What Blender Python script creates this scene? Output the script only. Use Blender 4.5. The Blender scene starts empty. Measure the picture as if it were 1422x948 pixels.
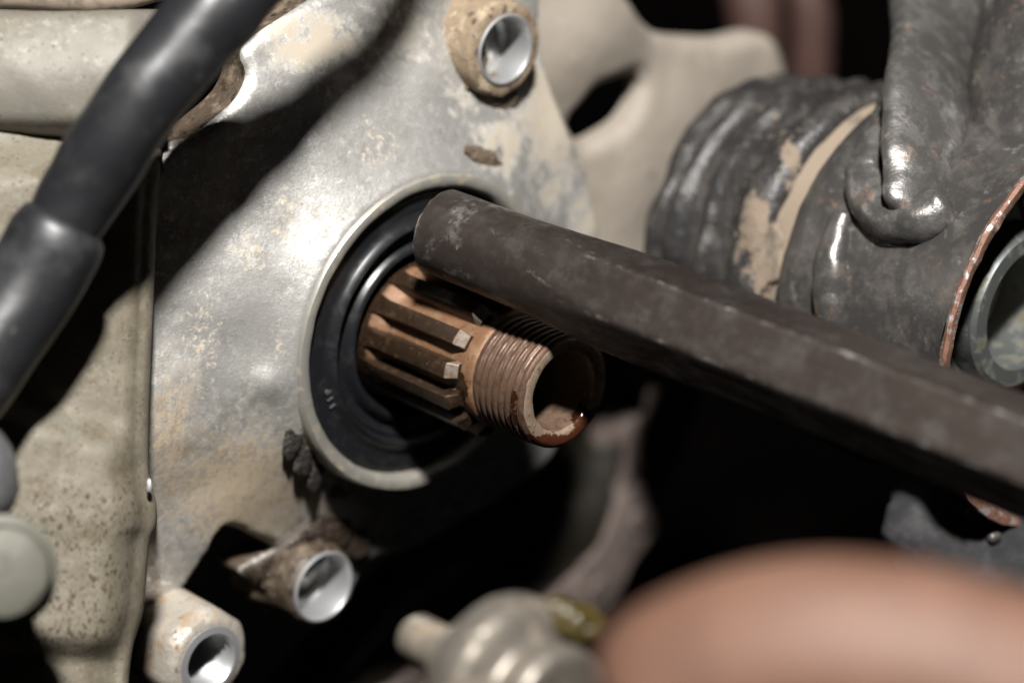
import bpy, bmesh, math, random
from mathutils import Vector, Matrix, noise
from mathutils.geometry import delaunay_2d_cdt
R = math.radians
random.seed(7)
K = 0.001                       # everything below is written in millimetres
scene = bpy.context.scene
col = scene.collection

# ------------------------------------------------------------------ camera, light, exposure
DIST, PXMM = 500.0, 8.515       # focus distance, photo pixels per mm in the plane of focus (y = 0)
cd = bpy.data.cameras.new('camera'); cam = bpy.data.objects.new('camera', cd); col.objects.link(cam)
cam.location = (0, -DIST * K, 0); cam.rotation_euler = (R(90), 0, 0)
cd.sensor_width = 36; cd.lens = 36 * DIST / (1422 / PXMM)
cd.clip_start = 0.01; cd.clip_end = 20
cd.dof.use_dof = True; cd.dof.focus_distance = (DIST - 3) * K; cd.dof.aperture_fstop = 7.6
scene.camera = cam

w = bpy.data.worlds.new('World'); scene.world = w; w.use_nodes = True
bg = w.node_tree.nodes['Background']
bg.inputs[0].default_value = (0.9, 0.95, 1.0, 1); bg.inputs[1].default_value = 0.004

ld = bpy.data.lights.new('flash', 'AREA'); flash = bpy.data.objects.new('flash', ld); col.objects.link(flash)
ld.shape = 'DISK'; ld.size = 0.09; ld.energy = 45; ld.color = (1.0, 0.975, 0.94)
flash.location = (0.03, -0.95, 0.575)
flash.rotation_euler = (Vector((0.0, 0.02, -0.005)) - Vector(flash.location)).to_track_quat('-Z', 'Y').to_euler()

scene.view_settings.view_transform = 'Standard'; scene.view_settings.look = 'None'
scene.view_settings.exposure = 0.0; scene.view_settings.gamma = 1.0
scene.cycles.use_denoising = True
scene.cycles.sample_clamp_indirect = 4.0
scene.cycles.max_bounces = 6

# ------------------------------------------------------------------ geometry of the place
def P(px, py, y):
    """a point of the place that lies at depth y (mm)"""
    s = (DIST + y) / DIST / PXMM
    return Vector(((px - 711) * s, y, (474 - py) * s))
PHI, TILT = R(22.5), R(47)
U = Vector((math.cos(PHI), 0, -math.sin(PHI)))
N_ = (U * math.sin(TILT) + Vector((0, -math.cos(TILT), 0))).normalized()      # shaft axis, outwards
EU = (U * math.cos(TILT) + Vector((0, math.sin(TILT), 0))).normalized()       # casing plane, rightwards
EV = Vector((math.sin(PHI), 0, math.cos(PHI)))                                # casing plane, upwards
C0 = P(595, 464, 25)
def Wp(a, b, h): return C0 + EV * a + EU * b + N_ * h
CAMP = Vector((0, -DIST, 0))
def ab(px, py, h):
    """casing-plane coordinates (up, right) at height h"""
    d = P(px, py, 0) - CAMP
    t = ((C0 + N_ * h) - CAMP).dot(N_) / d.dot(N_)
    q = CAMP + d * t - C0
    return q.dot(EV), q.dot(EU)
def ab_on(px, py, hf):
    h = -5.0
    for _ in range(12):
        a, b = ab(px, py, h); h = hf(a, b)
    return a, b
def to_px(v):
    s = (DIST + v.y) / DIST / PXMM
    return 711 + v.x / s, 474 - v.z / s
def sstep(x, a, b):
    t = max(0.0, min(1.0, (x - a) / (b - a))); return t * t * (3 - 2 * t)
def fbm(v, s, o=3):
    r_, amp = 0.0, 1.0
    for i in range(o):
        r_ += amp * noise.noise(v / s * (2 ** i)); amp *= 0.5
    return r_

# ------------------------------------------------------------------ materials
class NT:
    def __init__(self, name):
        self.m = bpy.data.materials.new(name); self.m.use_nodes = True
        self.t = self.m.node_tree; self.n = self.t.nodes; self.l = self.t.links
        self.b = self.n['Principled BSDF']
        tc = self.n.new('ShaderNodeTexCoord')
        mp = self.n.new('ShaderNodeVectorMath'); mp.operation = 'SCALE'; mp.inputs['Scale'].default_value = 1000
        self.l.new(tc.outputs['Object'], mp.inputs[0]); self.co = mp.outputs[0]
    def vec(self, stretch=(1, 1, 1), off=0.0, rot=(0, 0, 0)):
        mp = self.n.new('ShaderNodeMapping'); mp.inputs['Scale'].default_value = stretch
        mp.inputs['Location'].default_value = (off, off * 1.7, off * 0.6); mp.inputs['Rotation'].default_value = rot
        self.l.new(self.co, mp.inputs[0]); return mp.outputs[0]
    def noise(self, mm, detail=5, rough=0.6, dist=0.0, stretch=(1, 1, 1), off=0.0, rot=(0, 0, 0)):
        t = self.n.new('ShaderNodeTexNoise'); t.inputs['Scale'].default_value = 1.0 / mm
        t.inputs['Detail'].default_value = detail; t.inputs['Roughness'].default_value = rough
        t.inputs['Distortion'].default_value = dist
        self.l.new(self.vec(stretch, off, rot), t.inputs['Vector']); return t.outputs['Fac']
    def vor(self, mm, off=0.0, stretch=(1, 1, 1)):
        t = self.n.new('ShaderNodeTexVoronoi'); t.inputs['Scale'].default_value = 1.0 / mm
        self.l.new(self.vec(stretch, off), t.inputs['Vector']); return t.outputs['Distance']
    def ramp(self, fac, lo, hi):
        r_ = self.n.new('ShaderNodeMapRange'); r_.interpolation_type = 'SMOOTHSTEP'
        r_.inputs['From Min'].default_value = lo; r_.inputs['From Max'].default_value = hi
        self.l.new(fac, r_.inputs['Value']); return r_.outputs[0]
    def math(self, op, a, b):
        m = self.n.new('ShaderNodeMath'); m.operation = op; m.use_clamp = False
        for i, x in enumerate((a, b)):
            if hasattr(x, 'links'): self.l.new(x, m.inputs[i])
            else: m.inputs[i].default_value = x
        return m.outputs[0]
    def attr(self, name):
        a = self.n.new('ShaderNodeAttribute'); a.attribute_name = name; return a.outputs['Fac']
    def mixc(self, fac, a, b):
        m = self.n.new('ShaderNodeMix'); m.data_type = 'RGBA'
        self.l.new(fac, m.inputs[0])
        for i, x in ((6, a), (7, b)):
            if hasattr(x, 'links'): self.l.new(x, m.inputs[i])
            else: m.inputs[i].default_value = (*x, 1)
        return m.outputs[2]
    def mixf(self, fac, a, b):
        m = self.n.new('ShaderNodeMix'); m.data_type = 'FLOAT'
        self.l.new(fac, m.inputs[0])
        for i, x in ((2, a), (3, b)):
            if hasattr(x, 'links'): self.l.new(x, m.inputs[i])
            else: m.inputs[i].default_value = x
        return m.outputs[0]
    def put(self, sock, v):
        s = self.b.inputs[sock]
        if hasattr(v, 'links'): self.l.new(v, s)
        elif isinstance(v, tuple): s.default_value = (*v, 1)
        else: s.default_value = v
    def bump(self, *hs):
        prev = None
        for fac, strength, dist in hs:
            b = self.n.new('ShaderNodeBump'); b.inputs['Strength'].default_value = strength
            b.inputs['Distance'].default_value = dist * K
            self.l.new(fac, b.inputs['Height'])
            if prev: self.l.new(prev, b.inputs['Normal'])
            prev = b.outputs[0]
        self.l.new(prev, self.b.inputs['Normal'])

def layered(name, base, rough, metal, layers, bumps=(), spec=0.5):
    """layers: (colour, rough, metal, size mm, lo, hi, kwargs)"""
    t = NT(name); c, r_, m = base, rough, metal
    for i, L in enumerate(layers):
        colr, rr, mm, size, lo, hi = L[:6]; kw = dict(L[6]) if len(L) > 6 else {}
        mask = kw.pop('attr', None)
        kw.setdefault('off', 3.1 * i + 1.3)
        f = t.ramp(t.noise(size, **kw), lo, hi)
        if mask:
            f = t.ramp(t.math('ADD', t.math('MULTIPLY', t.attr(mask), 0.5), t.math('MULTIPLY', t.noise(size, **kw), 1.2)), lo, hi)
        c = t.mixc(f, c, colr); r_ = t.mixf(f, r_, rr); m = t.mixf(f, m, mm)
    t.put('Base Color', c); t.put('Roughness', r_); t.put('Metallic', m); t.put('Specular IOR Level', spec)
    if bumps: t.bump(*[(t.noise(sz, detail=d), st, dd) for sz, d, st, dd in bumps])
    return t.m

M = {}
M['alu'] = layered('cast_aluminium', (0.42, 0.41, 0.39), 0.46, 0.72, [
    ((0.26, 0.25, 0.232), 0.52, 0.6, 6, 0.44, 0.64, dict(detail=8, rough=0.75)),
    ((0.74, 0.74, 0.73), 0.38, 0.85, 1.6, 0.50, 0.66, dict(detail=8, rough=0.8)),
    ((0.19, 0.16, 0.13), 0.6, 0.2, 0.9, 0.57, 0.70, dict(detail=6, rough=0.75)),
    ((0.66, 0.65, 0.62), 0.35, 0.9, 0.35, 0.60, 0.68),
    ((0.205, 0.162, 0.115), 0.8, 0.05, 3.2, 0.74, 1.20, dict(attr='brown', detail=10, rough=0.78)),
    ((0.32, 0.26, 0.185), 0.8, 0.1, 0.9, 0.94, 1.14, dict(attr='brown', detail=8, rough=0.75, stretch=(1, 1, 0.45))),
    ((0.36, 0.285, 0.195), 0.85, 0.0, 1.3, 0.84, 1.0, dict(attr='crust', detail=9, rough=0.8, dist=0.5)),
    ((0.30, 0.262, 0.208), 0.85, 0.0, 4.5, 0.78, 1.08, dict(attr='pale', detail=9, rough=0.72)),
    ((0.05, 0.038, 0.027), 0.35, 0.0, 2.4, 0.86, 1.06, dict(attr='oil', detail=9, rough=0.75)),
    ((0.10, 0.075, 0.05), 0.7, 0.0, 0.7, 0.67, 0.73),
], [(0.16, 3, 0.7, 0.06), (0.55, 5, 0.5, 0.10)])
M['ring'] = layered('machined_aluminium', (0.3036, 0.2925, 0.2635), 0.42, 0.6, [
    ((0.1980, 0.1723, 0.1271), 0.6, 0.2, 3.0, 0.50, 0.68),
    ((0.1056, 0.0780, 0.0465), 0.6, 0.0, 1.5, 0.62, 0.74),
    ((0.2376, 0.1885, 0.1178), 0.75, 0.0, 4.0, 0.56, 0.72),
], [(0.5, 4, 0.3, 0.08)])
M['boss'] = layered('dirty_cast_boss', (0.1785, 0.1318, 0.0850), 0.75, 0.05, [
    ((0.2890, 0.2295, 0.1573), 0.85, 0.0, 3.5, 0.48, 0.64),
    ((0.0467, 0.0340, 0.0238), 0.5, 0.0, 2.0, 0.54, 0.68),
    ((0.3570, 0.3145, 0.2550), 0.7, 0.2, 1.4, 0.62, 0.74),
], [(0.7, 5, 0.7, 0.35), (2.5, 4, 0.5, 0.6)])
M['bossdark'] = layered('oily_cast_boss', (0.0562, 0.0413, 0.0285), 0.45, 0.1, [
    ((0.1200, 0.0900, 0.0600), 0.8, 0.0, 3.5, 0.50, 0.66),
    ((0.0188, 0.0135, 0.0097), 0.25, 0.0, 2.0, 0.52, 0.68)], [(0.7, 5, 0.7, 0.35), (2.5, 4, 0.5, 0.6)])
M['bossgrey'] = layered('scuffed_grey_boss', (0.33, 0.30, 0.26), 0.5, 0.4, [
    ((0.22, 0.165, 0.11), 0.75, 0.0, 4.0, 0.46, 0.62),
    ((0.10, 0.075, 0.05), 0.7, 0.0, 1.6, 0.56, 0.70)], [(0.7, 5, 0.6, 0.25), (2.5, 4, 0.4, 0.5)])
M['sleeve'] = layered('bright_steel_sleeve', (0.3740, 0.3782, 0.3825), 0.45, 0.7, [
    ((0.3060, 0.2975, 0.2890), 0.45, 0.6, 2.0, 0.52, 0.72),
    ((0.1360, 0.1020, 0.0680), 0.7, 0.1, 1.2, 0.66, 0.76),
], [(0.6, 3, 0.2, 0.05)])
M['dirt'] = layered('caked_dirt', (0.095, 0.068, 0.045), 0.8, 0.0, [
    ((0.19, 0.135, 0.085), 0.9, 0.0, 1.6, 0.50, 0.66),
    ((0.03, 0.022, 0.016), 0.25, 0.0, 2.2, 0.55, 0.70),
], [(0.5, 5, 0.9, 0.4), (1.8, 5, 0.8, 0.8)])
M['wetdirt'] = layered('oily_dirt', (0.0245, 0.0175, 0.0126), 0.22, 0.0, [
    ((0.0840, 0.0595, 0.0385), 0.5, 0.0, 1.6, 0.52, 0.68),
], [(0.8, 4, 0.9, 0.5), (2.2, 5, 0.8, 0.8)])
M['grime'] = layered('black_grime', (0.014, 0.012, 0.010), 0.5, 0.0, [
    ((0.04, 0.032, 0.024), 0.7, 0.0, 1.2, 0.54, 0.68)], [(0.6, 5, 0.9, 0.4), (1.6, 5, 0.8, 0.6)])
M['seal'] = layered('black_seal_rubber', (0.007, 0.0075, 0.0085), 0.32, 0.0, [
    ((0.011, 0.011, 0.0125), 0.42, 0.0, 2.5, 0.48, 0.68),
    ((0.05, 0.047, 0.043), 0.7, 0.0, 0.5, 0.68, 0.76),
], [(0.5, 3, 0.06, 0.05)])
M['mark'] = layered('seal_mark', (0.075, 0.075, 0.08), 0.6, 0.0, [((0.03, 0.03, 0.03), 0.6, 0.0, 0.5, 0.45, 0.65)])
M['rust'] = layered('rusty_steel', (0.1352, 0.0666, 0.0324), 0.62, 0.25, [
    ((0.1712, 0.1006, 0.0562), 0.6, 0.25, 2.0, 0.48, 0.64),
    ((0.0672, 0.0296, 0.0144), 0.5, 0.2, 1.2, 0.54, 0.68),
    ((0.1888, 0.1332, 0.0864), 0.5, 0.5, 0.5, 0.60, 0.72),
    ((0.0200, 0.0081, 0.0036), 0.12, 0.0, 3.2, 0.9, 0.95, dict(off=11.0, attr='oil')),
], [(0.25, 4, 0.5, 0.07), (1.0, 4, 0.3, 0.15)])
M['rustdark'] = layered('oiled_brown_steel', (0.0298, 0.0179, 0.0104), 0.32, 0.45, [
    ((0.0496, 0.0288, 0.0159), 0.45, 0.35, 1.6, 0.50, 0.68),
    ((0.0174, 0.0109, 0.0069), 0.25, 0.4, 2.6, 0.52, 0.68),
    ((0.0992, 0.0496, 0.0347), 0.6, 0.1, 0.7, 0.62, 0.72),
], [(0.4, 4, 0.25, 0.06)])
M['thread'] = layered('rusty_thread', (0.0829, 0.0460, 0.0292), 0.5, 0.45, [
    ((0.1066, 0.0684, 0.0483), 0.45, 0.5, 1.2, 0.48, 0.64),
    ((0.0455, 0.0219, 0.0135), 0.5, 0.3, 2.2, 0.52, 0.66),
    ((0.1296, 0.1052, 0.0848), 0.4, 0.7, 0.45, 0.62, 0.72),
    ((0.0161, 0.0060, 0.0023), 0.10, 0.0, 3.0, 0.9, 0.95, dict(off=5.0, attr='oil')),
], [(0.22, 4, 0.45, 0.06)])
M['bore'] = layered('rusty_bore', (0.1082, 0.0686, 0.0478), 0.5, 0.3, [
    ((0.0717, 0.0379, 0.0242), 0.5, 0.2, 1.4, 0.48, 0.64),
    ((0.1510, 0.1166, 0.0778), 0.55, 0.3, 0.8, 0.56, 0.70),
    ((0.0179, 0.0065, 0.0023), 0.08, 0.0, 3.0, 0.9, 0.95, dict(off=5.0, attr='oil')),
], [(0.3, 4, 0.4, 0.08)])
M['face'] = layered('rusty_end_face', (0.20, 0.145, 0.10), 0.5, 0.35, [
    ((0.28, 0.22, 0.165), 0.45, 0.5, 1.2, 0.46, 0.64), ((0.10, 0.058, 0.035), 0.5, 0.2, 0.9, 0.54, 0.68),
    ((0.042, 0.014, 0.007), 0.10, 0.0, 2.4, 0.9, 0.95, dict(off=5.0, attr='oil', detail=7, rough=0.7)),
], [(0.3, 4, 0.4, 0.08)])
M['baresteel'] = layered('worn_steel', (0.19, 0.165, 0.14), 0.5, 0.4, [
    ((0.14, 0.09, 0.055), 0.5, 0.4, 1.2, 0.40, 0.66),
], [(0.3, 4, 0.5, 0.08)])
M['tool'] = layered('blackened_tool_steel', (0.062, 0.049, 0.043), 0.42, 0.8, [
    ((0.105, 0.092, 0.084), 0.42, 0.85, 6.0, 0.46, 0.66, dict(detail=8, rough=0.65)),
    ((0.0204, 0.0167, 0.0150), 0.55, 0.4, 3.0, 0.52, 0.68, dict(rough=0.7)),
    ((0.1836, 0.1676, 0.1599), 0.42, 0.85, 1.0, 0.62, 0.74, dict(stretch=(0.35, 1, 1), rot=(0.2, 0.3, 0.3), detail=8, rough=0.75)),
    ((0.2142, 0.1972, 0.1865), 0.5, 0.8, 4.0, 0.86, 1.08, dict(attr='worn', detail=6, rough=0.7)),
    ((0.0102, 0.0079, 0.0068), 0.7, 0.1, 0.55, 0.66, 0.71),
], [(0.35, 5, 0.25, 0.05)])
M['rubber'] = layered('black_hose_rubber', (0.010, 0.0105, 0.012), 0.43, 0.0, [
    ((0.024, 0.024, 0.025), 0.55, 0.0, 9, 0.48, 0.70),
    ((0.06, 0.055, 0.048), 0.8, 0.0, 4, 0.58, 0.80, dict(detail=8, rough=0.75)),
], [(2.5, 3, 0.25, 0.3)])
M['slider'] = layered('worn_black_rubber', (0.018, 0.017, 0.017), 0.40, 0.05, [
    ((0.04, 0.036, 0.033), 0.55, 0.0, 6, 0.46, 0.66),
    ((0.15, 0.115, 0.085), 0.9, 0.0, 5, 0.88, 1.0, dict(attr='mud', detail=7, rough=0.7, dist=0.4)),
    ((0.10, 0.085, 0.07), 0.7, 0.0, 1.5, 0.60, 0.72),
], [(1.0, 5, 0.6, 0.3), (4, 4, 0.5, 0.9)])
M['tube'] = layered('black_painted_steel', (0.05, 0.047, 0.045), 0.30, 0.4, [
    ((0.10, 0.092, 0.085), 0.38, 0.5, 5, 0.46, 0.66, dict(detail=8, rough=0.7)),
    ((0.12, 0.07, 0.045), 0.7, 0.1, 5, 0.54, 0.74, dict(detail=9, rough=0.75)),
    ((0.20, 0.16, 0.12), 0.85, 0.0, 4.0, 0.58, 0.80, dict(detail=8, rough=0.75)),
    ((0.30, 0.29, 0.28), 0.33, 0.8, 3.0, 0.58, 0.74, dict(detail=8, rough=0.7)),
], [(0.6, 5, 0.4, 0.12), (3.5, 3, 0.25, 0.5)])
M['luggrey'] = layered('dull_dark_casting', (0.016, 0.016, 0.017), 0.75, 0.0, [
    ((0.034, 0.034, 0.036), 0.75, 0.0, 6, 0.46, 0.66, dict(detail=8, rough=0.7)),
    ((0.055, 0.026, 0.016), 0.8, 0.0, 6, 0.54, 0.74, dict(detail=8, rough=0.7))], [(1.0, 4, 0.5, 0.2)], spec=0.25)
M['rim'] = layered('chipped_rusty_rim', (0.15, 0.075, 0.05), 0.65, 0.2, [
    ((0.55, 0.53, 0.51), 0.35, 0.8, 1.8, 0.52, 0.64),
    ((0.06, 0.035, 0.025), 0.7, 0.0, 1.2, 0.54, 0.66),
], [(0.6, 4, 0.6, 0.2)])
M['worn'] = layered('weld_steel', (0.10, 0.095, 0.09), 0.33, 0.65, [
    ((0.30, 0.29, 0.28), 0.28, 0.85, 4, 0.46, 0.66, dict(detail=8, rough=0.7)),
    ((0.13, 0.072, 0.045), 0.65, 0.1, 5, 0.54, 0.74, dict(detail=9, rough=0.75)),
    ((0.03, 0.027, 0.025), 0.5, 0.2, 1.8, 0.56, 0.70, dict(detail=8, rough=0.7)),
], [(0.6, 5, 0.45, 0.15), (3, 4, 0.3, 0.5)])
M['gap'] = layered('dusty_ring', (0.16, 0.125, 0.092), 0.85, 0.0, [((0.085, 0.068, 0.052), 0.8, 0.0, 4, 0.5, 0.7)], [(1, 4, 0.5, 0.2)])
M['bush'] = layered('zinc_bush', (0.30, 0.32, 0.31), 0.30, 0.85, [
    ((0.12, 0.11, 0.07), 0.4, 0.3, 3, 0.52, 0.68)], [(0.6, 3, 0.2, 0.05)])
M['cover'] = layered('tan_painted_casting', (0.1164, 0.1020, 0.0753), 0.6, 0.0, [
    ((0.0854, 0.0691, 0.0447), 0.7, 0.0, 7, 0.44, 0.66, dict(detail=8, rough=0.7)),
    ((0.1553, 0.1435, 0.1145), 0.55, 0.05, 1.8, 0.50, 0.70, dict(detail=8, rough=0.78)),
    ((0.1397, 0.1355, 0.1200), 0.5, 0.2, 0.9, 0.56, 0.70, dict(detail=6, rough=0.75)),
    ((0.1759, 0.1754, 0.1636), 0.42, 0.4, 3, 0.78, 1.12, dict(attr='bare', detail=8, rough=0.7)),
    ((0.0595, 0.0436, 0.0273), 0.75, 0.0, 0.8, 0.56, 0.68, dict(detail=5, rough=0.7)),
    ((0.0440, 0.0302, 0.0174), 0.75, 0.0, 0.85, 0.84, 0.93, dict(attr='spot', detail=4, rough=0.6, stretch=(1.3, 1, 0.8))),
    ((0.0362, 0.0266, 0.0163), 0.75, 0.0, 0.9, 0.68, 0.71),
], [(0.30, 4, 0.6, 0.10), (1.0, 5, 0.45, 0.2)], spec=0.4)
M['uppercover'] = layered('grey_dusty_casting', (0.1279, 0.1183, 0.0991), 0.6, 0.15, [
    ((0.0895, 0.0768, 0.0544), 0.7, 0.0, 9, 0.46, 0.66, dict(detail=8, rough=0.7)),
    ((0.1791, 0.1695, 0.1503), 0.5, 0.3, 2, 0.52, 0.70, dict(detail=8, rough=0.75)),
    ((0.0640, 0.0512, 0.0352), 0.7, 0.0, 1.0, 0.60, 0.70)], [(0.5, 4, 0.5, 0.12)])
M['rear'] = layered('dusty_pale_casting', (0.2013, 0.1750, 0.1449), 0.8, 0.0, [
    ((0.1918, 0.1654, 0.1326), 0.85, 0.0, 9, 0.46, 0.68),
    ((0.0958, 0.0790, 0.0614), 0.85, 0.0, 8, 0.60, 0.72),
    ((0.2301, 0.2061, 0.1768), 0.7, 0.0, 3, 0.56, 0.70)], [(1.2, 4, 0.4, 0.3)])
M['darkmetal'] = layered('grey_lever_metal', (0.10, 0.10, 0.105), 0.5, 0.3, [((0.16, 0.155, 0.15), 0.5, 0.3, 5, 0.48, 0.68)], [(1, 4, 0.3, 0.2)])
M['palebolt'] = layered('pale_dusty_bolt', (0.0756, 0.0738, 0.0585), 0.6, 0.2, [((0.0567, 0.0535, 0.0410), 0.7, 0.1, 5, 0.48, 0.68)], [(1, 4, 0.3, 0.2)])
M['chain'] = layered('oily_chain_steel', (0.40, 0.35, 0.29), 0.32, 0.75, [
    ((0.22, 0.17, 0.12), 0.5, 0.3, 5, 0.50, 0.68),
    ((0.16, 0.13, 0.02), 0.35, 0.0, 9, 0.58, 0.70)], [(0.8, 4, 0.3, 0.1)])
M['chaindull'] = layered('dusty_chain_plate', (0.085, 0.064, 0.056), 0.75, 0.0, [((0.05, 0.038, 0.033), 0.7, 0.1, 6, 0.48, 0.68)], [(0.8, 4, 0.3, 0.1)])
M['roller'] = layered('scuffed_aluminium', (0.1535, 0.1372, 0.1162), 0.42, 0.6, [
    ((0.1674, 0.1348, 0.1023), 0.6, 0.1, 5, 0.50, 0.68), ((0.0465, 0.0372, 0.0232), 0.6, 0.0, 3, 0.60, 0.70)], [(0.8, 4, 0.3, 0.1)])
M['grease'] = layered('yellow_grease', (0.0360, 0.0275, 0.0072), 0.3, 0.0, [((0.0360, 0.0248, 0.0060), 0.3, 0.0, 2, 0.48, 0.62)], [(1, 4, 0.6, 0.4)])
M['redbrown'] = layered('red_brown_paint', (0.05, 0.024, 0.019), 0.6, 0.0, [((0.03, 0.015, 0.011), 0.6, 0.0, 9, 0.48, 0.68)])
M['greasy'] = layered('dark_greasy_steel', (0.0084, 0.0069, 0.0048), 0.4, 0.1, [
    ((0.0165, 0.0135, 0.0036), 0.35, 0.0, 10, 0.54, 0.70)], [(2, 4, 0.4, 0.4)])
M['dark'] = layered('unlit_backdrop', (0.0006, 0.0005, 0.0005), 1.0, 0.0, [((0.001, 0.0008, 0.0007), 1.0, 0.0, 40, 0.45, 0.65)], spec=0.0)
t = NT('skin')
f1 = t.ramp(t.noise(9, detail=4), 0.42, 0.66); f2 = t.ramp(t.noise(1.2, detail=4), 0.5, 0.7)
t.put('Base Color', t.mixc(f2, t.mixc(f1, (0.1030, 0.0504, 0.0310), (0.0798, 0.0364, 0.0215)), (0.0671, 0.0323, 0.0185)))
t.put('Roughness', 0.68); t.put('Subsurface Weight', 0.15); t.put('Subsurface Scale', 0.002)
t.b.inputs['Subsurface Radius'].default_value = (1, 0.35, 0.2)
t.bump((t.noise(0.7, detail=4), 0.35, 0.12)); M['skin'] = t.m
M['nail'] = layered('nail', (0.55, 0.36, 0.29), 0.3, 0.0, [((0.5, 0.3, 0.25), 0.3, 0.0, 4, 0.45, 0.65)])

# ------------------------------------------------------------------ builders
def tag(o, label=None, cat=None, group=None, kind=None):
    if label: o['label'] = label
    if cat: o['category'] = cat
    if group: o['group'] = group
    if kind: o['kind'] = kind
    return o
def empty(name, loc, label, cat):
    o = bpy.data.objects.new(name, None); col.objects.link(o)
    o.location = Vector(loc) * K; o.empty_display_size = 0.01
    return tag(o, label, cat)
def origin(o):
    v = Vector((0, 0, 0))
    while o is not None: v = v + Vector(o.location); o = o.parent
    return v / K
def obj(name, vs, fs, mat, parent=None, sharp=40, at=None, attrs=None, mats=None, smooth=True):
    """one mesh object; vs are world millimetres"""
    base = origin(parent) if parent else Vector((0, 0, 0))
    org = Vector(at) if at is not None else (base if parent else Vector((0, 0, 0)))
    me = bpy.data.meshes.new(name)
    me.from_pydata([tuple((Vector(v) - org) * K) for v in vs], [], fs)
    me.materials.append(M[mat])
    if mats:
        for m_ in mats[0]: me.materials.append(M[m_])
        for i, ix in enumerate(mats[1]): me.polygons[i].material_index = ix
    me.update()
    bm = bmesh.new(); bm.from_mesh(me)
    bmesh.ops.recalc_face_normals(bm, faces=bm.faces)
    bm.to_mesh(me); bm.free()
    if smooth:
        me.polygons.foreach_set('use_smooth', [True] * len(me.polygons))
        me.set_sharp_from_angle(angle=R(sharp))
    for k_, vals in (attrs or {}).items():
        a = me.attributes.new(k_, 'FLOAT', 'POINT'); a.data.foreach_set('value', vals)
    o = bpy.data.objects.new(name, me); col.objects.link(o)
    o.location = (org - base) * K
    if parent: o.parent = parent
    return o
def basis(axis, ref=None):
    z = Vector(axis).normalized()
    x = Vector(ref) if ref is not None else (Vector((0, 0, 1)) if abs(z.z) < 0.8 else Vector((1, 0, 0)))
    x = (x - z * x.dot(z)).normalized()
    return x, z.cross(x), z
def lathe(prof, c, axis=None, seg=96, ref=None, wob=0.0, closed=False, wsz=4.0):
    """prof: (r, h) pairs turned about the axis through c"""
    x, y, z = basis(axis if axis is not None else N_, ref if ref is not None else EV)
    vs, fs = [], []
    n = len(prof)
    for r_, h in prof:
        for i in range(seg):
            a = 2 * math.pi * i / seg
            d = x * math.cos(a) + y * math.sin(a)
            p = Vector(c) + d * r_ + z * h
            if wob and r_ > 0.05: p += d * (wob * fbm(p, wsz)) + z * (wob * 0.6 * fbm(p + Vector((50, 0, 0)), wsz))
            vs.append(p)
    m = n if closed else n - 1
    for j in range(m):
        for i in range(seg):
            i2 = (i + 1) % seg; j2 = (j + 1) % n
            fs.append((j * seg + i, j * seg + i2, j2 * seg + i2, j2 * seg + i))
    return vs, fs
def catmull(pts, step, closed=False):
    pts = [Vector(p) for p in pts]; out = []
    n = len(pts); m = n if closed else n - 1
    for i in range(m):
        g = (lambda k_: pts[k_ % n]) if closed else (lambda k_: pts[max(0, min(n - 1, k_))])
        p0, p1, p2, p3 = g(i - 1), g(i), g(i + 1), g(i + 2)
        k_ = max(1, int((p2 - p1).length / step))
        for j in range(k_):
            u = j / k_
            out.append(0.5 * ((2 * p1) + (p2 - p0) * u + (2 * p0 - 5 * p1 + 4 * p2 - p3) * u * u + (3 * p1 - p0 - 3 * p2 + p3) * u ** 3))
    if not closed: out.append(pts[-1])
    return out
def sweep(pts, rads, seg=32, step=1.5, wob=0.0, flat=1.0, upv=None, wsz=6.0):
    """round tube with rounded ends through points with radii"""
    q = catmull([Vector((*p, 0)) [:3] for p in pts], step)
    # radius along: parallel curve in 1-D
    rr = [v.x for v in catmull([Vector((r_ , 0, i * 1e-6)) for i, r_ in enumerate(rads)], 1e9)]
    seglen = [0.0]
    for i in range(1, len(pts)): seglen.append(seglen[-1] + (Vector(pts[i]) - Vector(pts[i - 1])).length)
    tot = [0.0]
    for i in range(1, len(q)): tot.append(tot[-1] + (q[i] - q[i - 1]).length)
    def rad(s):
        s = s / tot[-1] * seglen[-1]
        for i in range(1, len(seglen)):
            if s <= seglen[i] + 1e-6:
                u = (s - seglen[i - 1]) / (seglen[i] - seglen[i - 1]); u = u * u * (3 - 2 * u)
                return rads[i - 1] * (1 - u) + rads[i] * u
        return rads[-1]
    up = Vector(upv) if upv is not None else Vector((0.1, 0.9, 0.3))
    vs, fs = [], []
    rings = []
    T0 = (q[1] - q[0]).normalized(); T1 = (q[-1] - q[-2]).normalized()
    for k_ in range(5): a = R(90) * (1 - k_ / 5); rings.append((q[0] - T0 * rad(0) * math.sin(a) * 0.5, T0, rad(0) * max(0.03, math.cos(a))))
    for i, p in enumerate(q):
        T = (q[min(i + 1, len(q) - 1)] - q[max(i - 1, 0)]).normalized(); rings.append((p, T, rad(tot[i])))
    for k_ in range(1, 6): a = R(90) * k_ / 5; rings.append((q[-1] + T1 * rad(tot[-1]) * math.sin(a) * 0.5, T1, rad(tot[-1]) * max(0.03, math.cos(a))))
    for p, T, r_ in rings:
        x = (up - T * up.dot(T)).normalized(); y = T.cross(x)
        for i in range(seg):
            a = 2 * math.pi * i / seg
            d = x * math.cos(a) * flat + y * math.sin(a)
            v = p + d * r_
            if wob: v = v + d * wob * fbm(v, wsz)
            vs.append(v)
    for j in range(len(rings) - 1):
        for i in range(seg):
            i2 = (i + 1) % seg
            fs.append((j * seg + i, j * seg + i2, (j + 1) * seg + i2, (j + 1) * seg + i))
    fs.append(tuple(range(seg))); fs.append(tuple((len(rings) - 1) * seg + i for i in range(seg)))
    return vs, fs
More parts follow.
